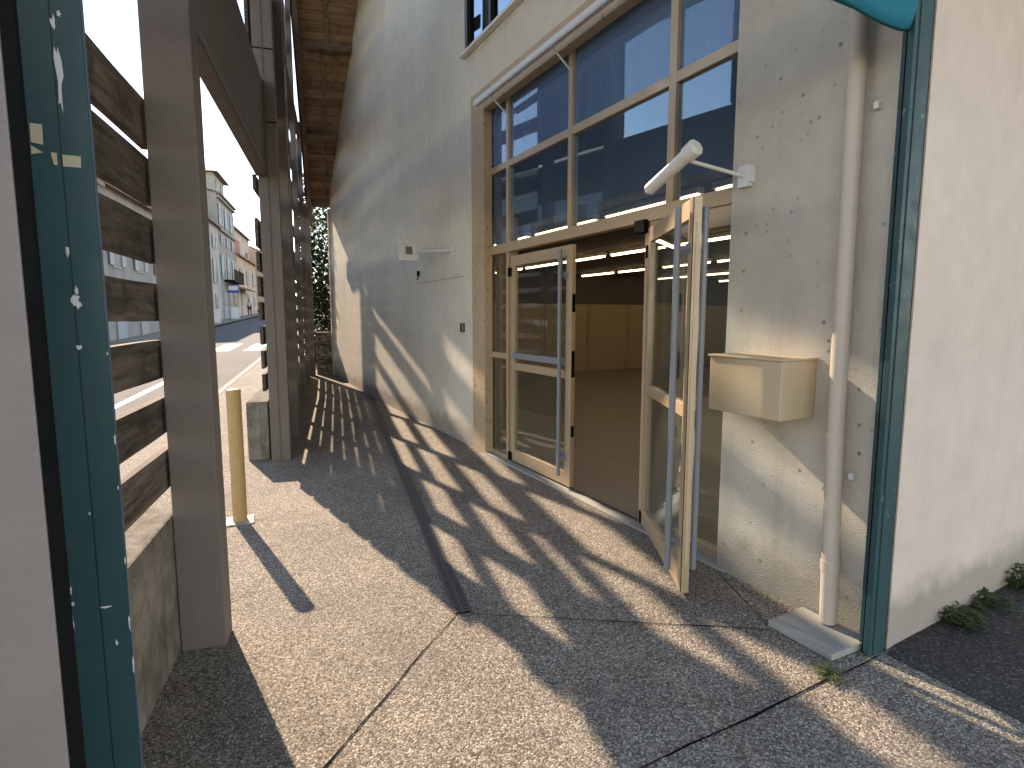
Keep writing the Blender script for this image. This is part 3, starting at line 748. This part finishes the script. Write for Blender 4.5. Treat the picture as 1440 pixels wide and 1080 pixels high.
# ------------------------------------------------------------------ plants
def leaf(mb, c, d, up, L, w):
    d = Vector(d).normalized(); sd = d.cross(up); sd = sd.normalized() if sd.length > 1e-4 else Vector((1, 0, 0))
    nrm = sd.cross(d)
    pts = [c, c + d * L * .35 + sd * w * .5 - nrm * w * .08, c + d * L * .75 + sd * w * .35 - nrm * L * .05, c + d * L - nrm * L * .14, c + d * L * .75 - sd * w * .35 - nrm * L * .05, c + d * L * .35 - sd * w * .5 - nrm * w * .08, c + d * L * .5 + nrm * w * .05]
    mb.add(pts, [[0, 1, 6], [1, 2, 6], [2, 3, 6], [3, 4, 6], [4, 5, 6], [5, 0, 6]])
def weed(base, r, hgt, n, seed, label, mat='leaf_weed', lobes=True, group=None):
    rnd = random.Random(seed); base = Vector(base)
    t_ = thing('weed', label, 'plant', base, group)
    st = MB(); lf = MB()
    for i in range(n):
        an = rnd.random() * 6.28; rr = r * math.sqrt(rnd.random()); hz = hgt * (.25 + .75 * rnd.random()) * (1 - .5 * rr / r)
        tip = base + Vector((math.cos(an) * rr, math.sin(an) * rr, hz))
        st.tube(base + Vector((math.cos(an) * rr * .2, math.sin(an) * rr * .2, 0)), tip, .0022, .001, 5)
        for q in range(5 if lobes else 2):
            a2 = an + (q - 2) * .7 + rnd.uniform(-.3, .3)
            dd_ = Vector((math.cos(a2), math.sin(a2), rnd.uniform(-.2, .5)))
            leaf(lf, tip + dd_ * .003, dd_, ZZ, rnd.uniform(.018, .036) * (1 if lobes else 1.5), rnd.uniform(.010, .019) * (1 if lobes else .35))
    st.build('stem', M['leaf_weed'], t_); lf.build('foliage', M[mat], t_)
wb = lambda d, o: CORNER + SIDE_D * d - SIDE_N * o
weed(wb(.60, .06), .10, .12, 60, 1, 'dark green weed at the foot of the pale wall, nearest the green post', group='weeds along the pale wall')
weed(wb(.95, .05), .10, .10, 55, 2, 'low weed midway along the foot of the pale side wall', group='weeds along the pale wall')
weed(wb(.78, .05), .06, .06, 22, 5, 'tiny weed between two larger ones at the pale wall', group='weeds along the pale wall')
weed(wb(1.42, .06), .13, .17, 80, 3, 'tallest weed at the foot of the pale wall by the right edge', group='weeds along the pale wall')
weed((2.053, 1.93, 0), .045, .05, 60, 4, 'yellow green grass tuft in the pavement joint below the splash block', 'leaf_bright', False)
# a dried twig over the first weed
# stone wall and ivy at the end of the passage
m = MB(); m.box((-.52, 15.75, .0), (-.12, 16.1, 1.2)); 
tag(m.build('stone_wall', M['stone'], None, .02, (-.3, 15.9, 0)), 'low rubble stone wall closing the far end of the passage', 'stone wall')
IV = thing('ivy_hedge', 'dark ivy hedge with leaves coloured as if sunlit rising above the rubble wall', 'hedge', (-.3, 18.6, .15))
rnd = random.Random(3); lf = MB(); lb = MB()
for i in range(15000):
    x = rnd.uniform(-.98, .6); y = 18.0 + rnd.random() * 1.5; z = rnd.uniform(.3, 5.7)
    dens = noise.noise(Vector((x * 1.6, y * 1.6, z * 1.1))) + .35
    if z > 4.2: dens -= (z - 4.2) * .35
    if rnd.random() > dens + .5: continue
    d_ = Vector((rnd.uniform(-1, 1), rnd.uniform(-1, .4), rnd.uniform(-1, .5)))
    leaf(lb if (z > 3.6 and rnd.random() < .5) or rnd.random() < .05 else lf, Vector((x, y, z)), d_, ZZ, rnd.uniform(.10, .17), rnd.uniform(.07, .12))  # higher leaves mostly take the brighter green, painted as sunlit
lf.build('foliage', M['leaf_ivy'], IV); lb.build('sun_painted_foliage', M['leaf_bright'], IV)
m = MB()
for k in range(9):
    x = -.85 + k * .16; p = Vector((x, 18.7, .2))
    for j in range(6):
        q = p + Vector((rnd.uniform(-.12, .12), rnd.uniform(-.08, .08), .72)); m.tube(p, q, .022 - j * .003, .019 - j * .003, 6); p = q
m.build('stem', M['bark'], IV)

# ------------------------------------------------------------------ street beyond
M['h_stone'] = mat_stucco('grey_stone_render', (.33, .315, .295), 8, .5, .03, dirt=True)
M['h_white'] = mat_stucco('chalky_house_render', (.44, .42, .395), 8, .4, .02)
M['h_pink'] = mat_stucco('pink_house_render', (.62, .50, .42), 8, .4, .02)
M['h_beige'] = mat_stucco('beige_house_render', (.60, .45, .34), 8, .4, .02)
M['brick'] = mat_paint('red_brick', (.42, .15, .10), .8, vary=.35)
M['shutter'] = mat_paint('pale_shutter', (.30, .33, .37), .6)
M['shutter2'] = mat_paint('grey_shutter', (.30, .30, .31), .6)
M['dark_glass'] = mat_paint('dark_window', (.05, .055, .065), .45, spec=.2, vary=.1)
M['slate'] = mat_wood('slate_tiles', (.13, .125, .13), (.08, .08, .085), 1, 1, boards=(0, .3))
M['rooft'] = mat_wood('old_roof_tiles', (.30, .20, .15), (.18, .13, .10), 1, 1, boards=(0, .3))
def house(name, label, u0, u1, x, h, wall, roof, rows, cols, depth=9, pitch=.4, shutters='shutter', door=True, cornice=(), chim=()):
    z0 = gz((u0 + u1) / 2) - .2; zb = gz(u0)
    t_ = thing(name, label, 'house', (x - depth / 2, (u0 + u1) / 2, z0), 'houses along the far side of the street')
    m = MB(); m.box((x - depth, u0, z0), (x, u1, h))
    w_ = m.build('wall', wall, t_)
    ov = .35; rh = depth * .5 * pitch
    m = MB(); m.prism([(x + ov, h - ov * pitch), (x + ov, h + .18 - ov * pitch), (x - depth / 2, h + rh + .18), (x - depth - ov, h + .18 - ov * pitch), (x - depth - ov, h - ov * pitch), (x - depth / 2, h + rh)], WORLD, u0 - .02, u1 + .02, 'ac')
    r_ = m.build('roof', roof, t_)
    m = MB(); m.prism([(x, h), (x - depth / 2, h + rh - .05), (x - depth, h)], WORLD, u0 + .01, u1 - .01, 'ac'); m.build('gable', wall, t_)
    for (cx, cu, ch) in chim:
        m = MB(); m.box((cx - .35, cu - .5, h), (cx + .35, cu + .5, ch)); m.box((cx - .42, cu - .57, ch + .001), (cx + .42, cu + .57, ch + .12)); m.build('chimney', M['h_stone'], r_)
    for cz in cornice:
        m = MB(); m.box((x + .001, u0, cz), (x + .22, u1, cz + .22)); m.build('cornice', M['h_stone'], t_, .02)
    L = (u1 - u0) / cols
    for (za, zc, ww) in rows:
        for k in range(cols):
            c = u0 + L * (k + .5)
            m = MB(); m.box((x + .002, c - ww / 2 - .1, za - .1), (x + .05, c + ww / 2 + .1, zc + .12)); f_ = m.build('window', M['h_white'], t_)
            m = MB(); m.box((x + .0505, c - ww / 2, za), (x + .07, c + ww / 2, zc)); m.build('pane', M['dark_glass'], f_)
            if shutters:
                for sg in (-1, 1): MB().box((x + .051, c + sg * (ww / 2 + .05 + ww * .26) - ww * .25, za), (x + .10, c + sg * (ww / 2 + .05 + ww * .26) + ww * .25, zc)).build('shutter', M[shutters], f_)
    if door:
        for k in range(cols):
            c = u0 + L * (k + .5); hh = 2.5
            m = MB(); m.box((x + .002, c - .62, zb), (x + .07, c + .62, zb + hh)); d_ = m.build('door', M['shutter2' if k % 2 else 'shutter'], t_)
            m = MB(); m.box((x + .071, c - .45, zb + 1.2), (x + .085, c + .45, zb + 2.3)); m.build('pane', M['dark_glass'], d_)
    return t_
X = -9.6
house('stone_house', 'low pale house glimpsed between the foreground slats', 15, 29.5, X, 7.2, M['h_stone'], M['rooft'], [(4.0, 5.6, .95)], 4)
house('stone_house', 'grey stone house seen through the gaps of the foreground slats', 29.6, 43.2, X, 7.4, M['h_stone'], M['rooft'], [(3.9, 5.6, .95)], 4)
house('stone_house', 'weathered grey stone house left of the tall tower house', 43.3, 56.9, X, 9.3, M['h_white'], M['rooft'], [(4.4, 6.3, 1.0), (7.3, 8.3, .7)], 3)
T2 = house('tower_house', 'tall grey house topped by a small square roof tower', 57, 65.5, X, 12.2, M['h_stone'], M['rooft'], [(5.0, 7.0, 1.0), (8.0, 8.8, .7), (9.6, 11.4, 1.0)], 3, cornice=(9.1, 11.85), pitch=.25)
ox = X - 2.4
m = MB(); m.box((ox - 2.2, 58.3, 12.2), (ox + 2.0, 63.5, 14.2)); tw = m.build('roof_tower', M['h_white'], T2)
m = MB()
pk = [(ox - 2.6, 57.8, 14.2), (ox + 2.5, 57.8, 14.2), (ox + 2.5, 64, 14.2), (ox - 2.6, 64, 14.2), (ox - .1, 60.9, 15.4)]
m.add(pk, [[0, 1, 4], [1, 2, 4], [2, 3, 4], [3, 0, 4], [3, 2, 1, 0]]); m.build('tower_roof', M['rooft'], tw)
m = MB(); m.box((ox - .4, 60.6, 15.1), (ox + .2, 61.2, 16.2)); m.tube((ox - .1, 60.9, 16.2), (ox - .1, 60.9, 17.6), .03, n=6); m.build('finial', M['slate'], tw)
for uu in (59.6, 62.2): MB().box((ox + 2.003, uu - .4, 12.8), (ox + 2.03, uu + .4, 13.8)).build('window', M['dark_glass'], tw)
# balcony and hanging sign on the tower house
m = MB(); m.box((X + .05, 58.5, 4.75), (X + .9, 64.5, 4.9)); 
for k in range(26): m.box((X + .86, 58.5 + k * .23, 4.9), (X + .885, 58.53 + k * .23, 5.8))
m.box((X + .85, 58.5, 5.8), (X + .9, 64.55, 5.85)); m.build('balcony', M['black'], T2)
SG = thing('hanging_sign', 'blue and white shop sign projecting from the tower house', 'sign', (X + .6, 59.5, 4.0))
m = MB(); m.box((X + .15, 59.0, 3.75), (X + 1.15, 59.12, 4.45)); m.build('sign_board', mat_paint('blue_sign', (.03, .09, .3), .5), SG)
m = MB(); m.box((X + .25, 58.985, 3.98), (X + 1.05, 58.999, 4.38)); m.build('sign_stripe', M['white_line'], SG)
m = MB(); m.tube((X + .07, 59.06, 4.52), (X + 1.15, 59.06, 4.52), .03, n=6); m.build('sign_arm', M['black'], SG)
HB = house('beige_house', 'sunlit peach coloured house with a brown awning over its door', 65.6, 80, X + .1, 7.9, M['h_beige'], M['rooft'], [(5.2, 6.6, .85)], 3, shutters='shutter2')
m = MB(); m.prism([(X + .12, 4.7), (X + 1.6, 4.2), (X + 1.6, 4.1), (X + .12, 4.5)], WORLD, 66, 71, 'ac'); m.build('door_awning', M['rooft'], HB)
H3 = house('pink_house', 'tall pale pink house with a dark roof and chimney at the end of the street', 72, 92, X - 2.0, 12.3, M['h_pink'], M['slate'], [(8.4, 10.2, .95)], 3, shutters='shutter2', door=False, depth=11, chim=((X - 5, 78, 16.2),))
m = MB(); m.box((X - 1.5, 67.0, 7.8), (X - .3, 71.0, 9.7)); m.box((X - 1.2, 68.0, 9.7), (X - .8, 69.2, 10.6))
tag(m.build('brick_chimney', M['brick'], None, 0, (X - .9, 69, 8)), 'stepped red brick chimney stack behind the peach house roof', 'chimney')
house('far_house', 'distant cream house at the bend of the street', 93, 115, X + .5, 10.5, M['h_beige'], M['rooft'], [(6, 7.6, 1), (8.4, 9.6, 1)], 4)
# white sandwich boards on the far pavement
for (uu, lab) in ((49.5, 'white sandwich board on the far pavement before the grey stone house'), (58.5, 'white sandwich board on the far pavement below the blue sign')):
    t_ = thing('sandwich_board', lab, 'sign board', (X + .8, uu, gz(uu)))
    for sg in (-1, 1):
        m = MB(); m.prism([(uu + sg * .28, gz(uu)), (uu + sg * .31, gz(uu)), (uu + sg * .05, gz(uu) + 1.05), (uu + sg * .02, gz(uu) + 1.05)], WORLD, X + .5, X + 1.1, 'bc'); m.build('board_panel', M['white_line'], t_)

# trees: bare branching tree across the road (seen in the glass), leafy ones at the street's end
def tree(base, H, seed, label, leaves=True, mat='leaf_ivy', group=None, name='tree'):
    rnd = random.Random(seed); base = Vector(base); t_ = thing(name, label, 'tree', base, group)
    tr = MB(); lf = MB()
    def grow(p, d, L, r, k):
        q = p + d * L; tr.tube(p, q, r, r * .68, 7, False)
        if k == 0 or r < .012:
            if leaves:
                for _ in range(26):
                    c = q + Vector((rnd.gauss(0, .45), rnd.gauss(0, .45), rnd.gauss(0, .38)))
                    leaf(lf, c, Vector((rnd.uniform(-1, 1), rnd.uniform(-1, 1), rnd.uniform(-1, .6))), ZZ, rnd.uniform(.16, .32), rnd.uniform(.1, .2))
            return
        for _ in range(3):
            nd = (d + Vector((rnd.uniform(-.75, .75), rnd.uniform(-.75, .75), rnd.uniform(-.1, .5)))).normalized()
            grow(q, nd, L * rnd.uniform(.62, .85), r * .62, k - 1)
    grow(base, Vector((0, 0, 1)), H * .28, H * .022, 5 if not leaves else 4)
    tr.build('trunk', M['bark'], t_)
    if leaves: lf.build('crown', M[mat], t_)
    return t_
tree((-12.5, 10.5, 0), 9, 11, 'bare branching tree on the far side of the road, seen only in the glass', False)
tree((-13.5, 6.5, 0), 8, 12, 'leafy tree across the road opposite the entrance', True)
for i, (x, u, H) in enumerate(((-10.5, 118, 12), (-16, 124, 15), (-6, 130, 12))):
    tree((x, u, gz(u)), H, 20 + i, ['small leafy tree at the very end of the street', 'tall leafy tree rising behind the pink house', 'round leafy tree closing the view down the road'][i], True, group='trees at the end of the street')

# passer-by on the far pavement
def person(base, heading):
    base = Vector(base); t_ = thing('person', 'person in a pale top and dark trousers walking on the far pavement', 'person', base)
    c, s = math.cos(heading), math.sin(heading)
    J = {'pel': (0, 0, .95), 'spi': (0, .01, 1.18), 'che': (0, .02, 1.38), 'nec': (0, .03, 1.50), 'hd': (0, .05, 1.60), 'top': (0, .05, 1.72),
         'hl': (.1, 0, .9), 'kl': (.11, .16, .5), 'al': (.11, .02, .09), 'tl': (.11, .16, .03), 'hr': (-.1, 0, .9), 'kr': (-.11, .0, .5), 'ar': (-.11, -.22, .12), 'tr': (-.11, -.1, .03),
         'sl': (.18, .02, 1.42), 'el': (.23, -.06, 1.15), 'wl': (.24, .06, .92), 'gl': (.24, .1, .83), 'sr': (-.18, .02, 1.42), 'er': (-.23, .06, 1.16), 'wr': (-.22, .2, .98), 'gr': (-.22, .25, .9)}
    rad = {'pel': .14, 'spi': .125, 'che': .14, 'nec': .055, 'hd': .09, 'top': .06, 'hl': .09, 'kl': .06, 'al': .042, 'tl': .035, 'hr': .09, 'kr': .06, 'ar': .042, 'tr': .035, 'sl': .06, 'el': .045, 'wl': .032, 'gl': .03, 'sr': .06, 'er': .045, 'wr': .032, 'gr': .03}
    E_ = [('pel', 'spi'), ('spi', 'che'), ('che', 'nec'), ('nec', 'hd'), ('hd', 'top'), ('pel', 'hl'), ('hl', 'kl'), ('kl', 'al'), ('al', 'tl'), ('pel', 'hr'), ('hr', 'kr'), ('kr', 'ar'), ('ar', 'tr'), ('che', 'sl'), ('sl', 'el'), ('el', 'wl'), ('wl', 'gl'), ('che', 'sr'), ('sr', 'er'), ('er', 'wr'), ('wr', 'gr')]
    def skin(name, keys, scale, mat):
        ks = list(keys); me = bpy.data.meshes.new(name)
        vs = [(J[k][0] * c - J[k][1] * s, J[k][0] * s + J[k][1] * c, J[k][2]) for k in ks]
        es = [(ks.index(a), ks.index(b)) for a, b in E_ if a in ks and b in ks]
        me.from_pydata(vs, es, []); o = bpy.data.objects.new(name, me); col.objects.link(o); o.parent = t_
        mo = o.modifiers.new('skin', 'SKIN'); o.modifiers.new('sub', 'SUBSURF').levels = 1
        for i, k in enumerate(ks):
            me.skin_vertices[0].data[i].radius = (rad[k] * scale,) * 2; me.skin_vertices[0].data[i].use_root = (i == 0)
        me.materials.append(mat); mo.use_smooth_shade = True
        return o
    skin('body', ['pel'] + [k for k in J if k != 'pel'], 1.0, mat_paint('skin_tone', (.45, .28, .2), .6))
    skin('shirt', ['che', 'spi', 'pel', 'sl', 'el', 'sr', 'er'], 1.14, mat_paint('pale_shirt', (.62, .66, .72), .8))
    skin('trousers', ['pel', 'hl', 'kl', 'al', 'hr', 'kr', 'ar'], 1.14, mat_paint('dark_trousers', (.03, .03, .04), .8))
    skin('hair', ['top', 'hd'], 1.08, mat_paint('dark_hair', (.04, .03, .025), .7)).location = (0, -.02, .025)
person((X + 1.1, 65.5, gz(65.5)), R(175))

# ------------------------------------------------------------------ camera, light, world
cam = bpy.data.cameras.new('camera'); co = bpy.data.objects.new('camera', cam); col.objects.link(co)
f = 820.; fh = math.hypot(f, 95); yaw = math.atan(247 / fh); pit = math.atan(95 / f)
cam.sensor_fit = 'HORIZONTAL'; cam.sensor_width = 36; cam.lens = 36 * f / 1440
cam.clip_start = .02; cam.clip_end = 2000
co.location = (0, 0, 1.6); co.rotation_euler = (math.pi / 2 - pit, 0, -yaw)
scn.camera = co
AZ, EL = R(-19.2), R(31.5)
sd = Vector((math.sin(AZ) * math.cos(EL), math.cos(AZ) * math.cos(EL), math.sin(EL)))
L = bpy.data.lights.new('sun', 'SUN'); L.energy = 2.7; L.angle = R(.6); L.color = (1, .96, .90)
lo_ = bpy.data.objects.new('sun', L); col.objects.link(lo_); lo_.rotation_euler = sd.to_track_quat('Z', 'Y').to_euler(); lo_.location = (-10, 30, 20)
w = bpy.data.worlds.new('World'); scn.world = w; w.use_nodes = True
nt = w.node_tree; bg = nt.nodes['Background']
sk = nt.nodes.new('ShaderNodeTexSky'); sk.sky_type = 'NISHITA'; sk.sun_disc = False; sk.sun_elevation = EL; sk.sun_rotation = AZ
sk.air_density = 1.0; sk.dust_density = 0.0; sk.ozone_density = 2.0
nt.links.new(sk.outputs[0], bg.inputs[0]); bg.inputs[1].default_value = .15
vs_ = scn.view_settings; vs_.view_transform = 'Standard'; vs_.look = 'None'; vs_.gamma = 1; vs_.use_curve_mapping = False; vs_.exposure = 1.85
vs_.use_white_balance = True; vs_.white_balance_temperature = 9000; vs_.white_balance_tint = 18
scn.cycles.max_bounces = 10; scn.cycles.transparent_max_bounces = 24; scn.cycles.diffuse_bounces = 5
scn.cycles.use_denoising = True; scn.cycles.caustics_reflective = False; scn.cycles.caustics_refractive = False; scn.cycles.sample_clamp_indirect = 6
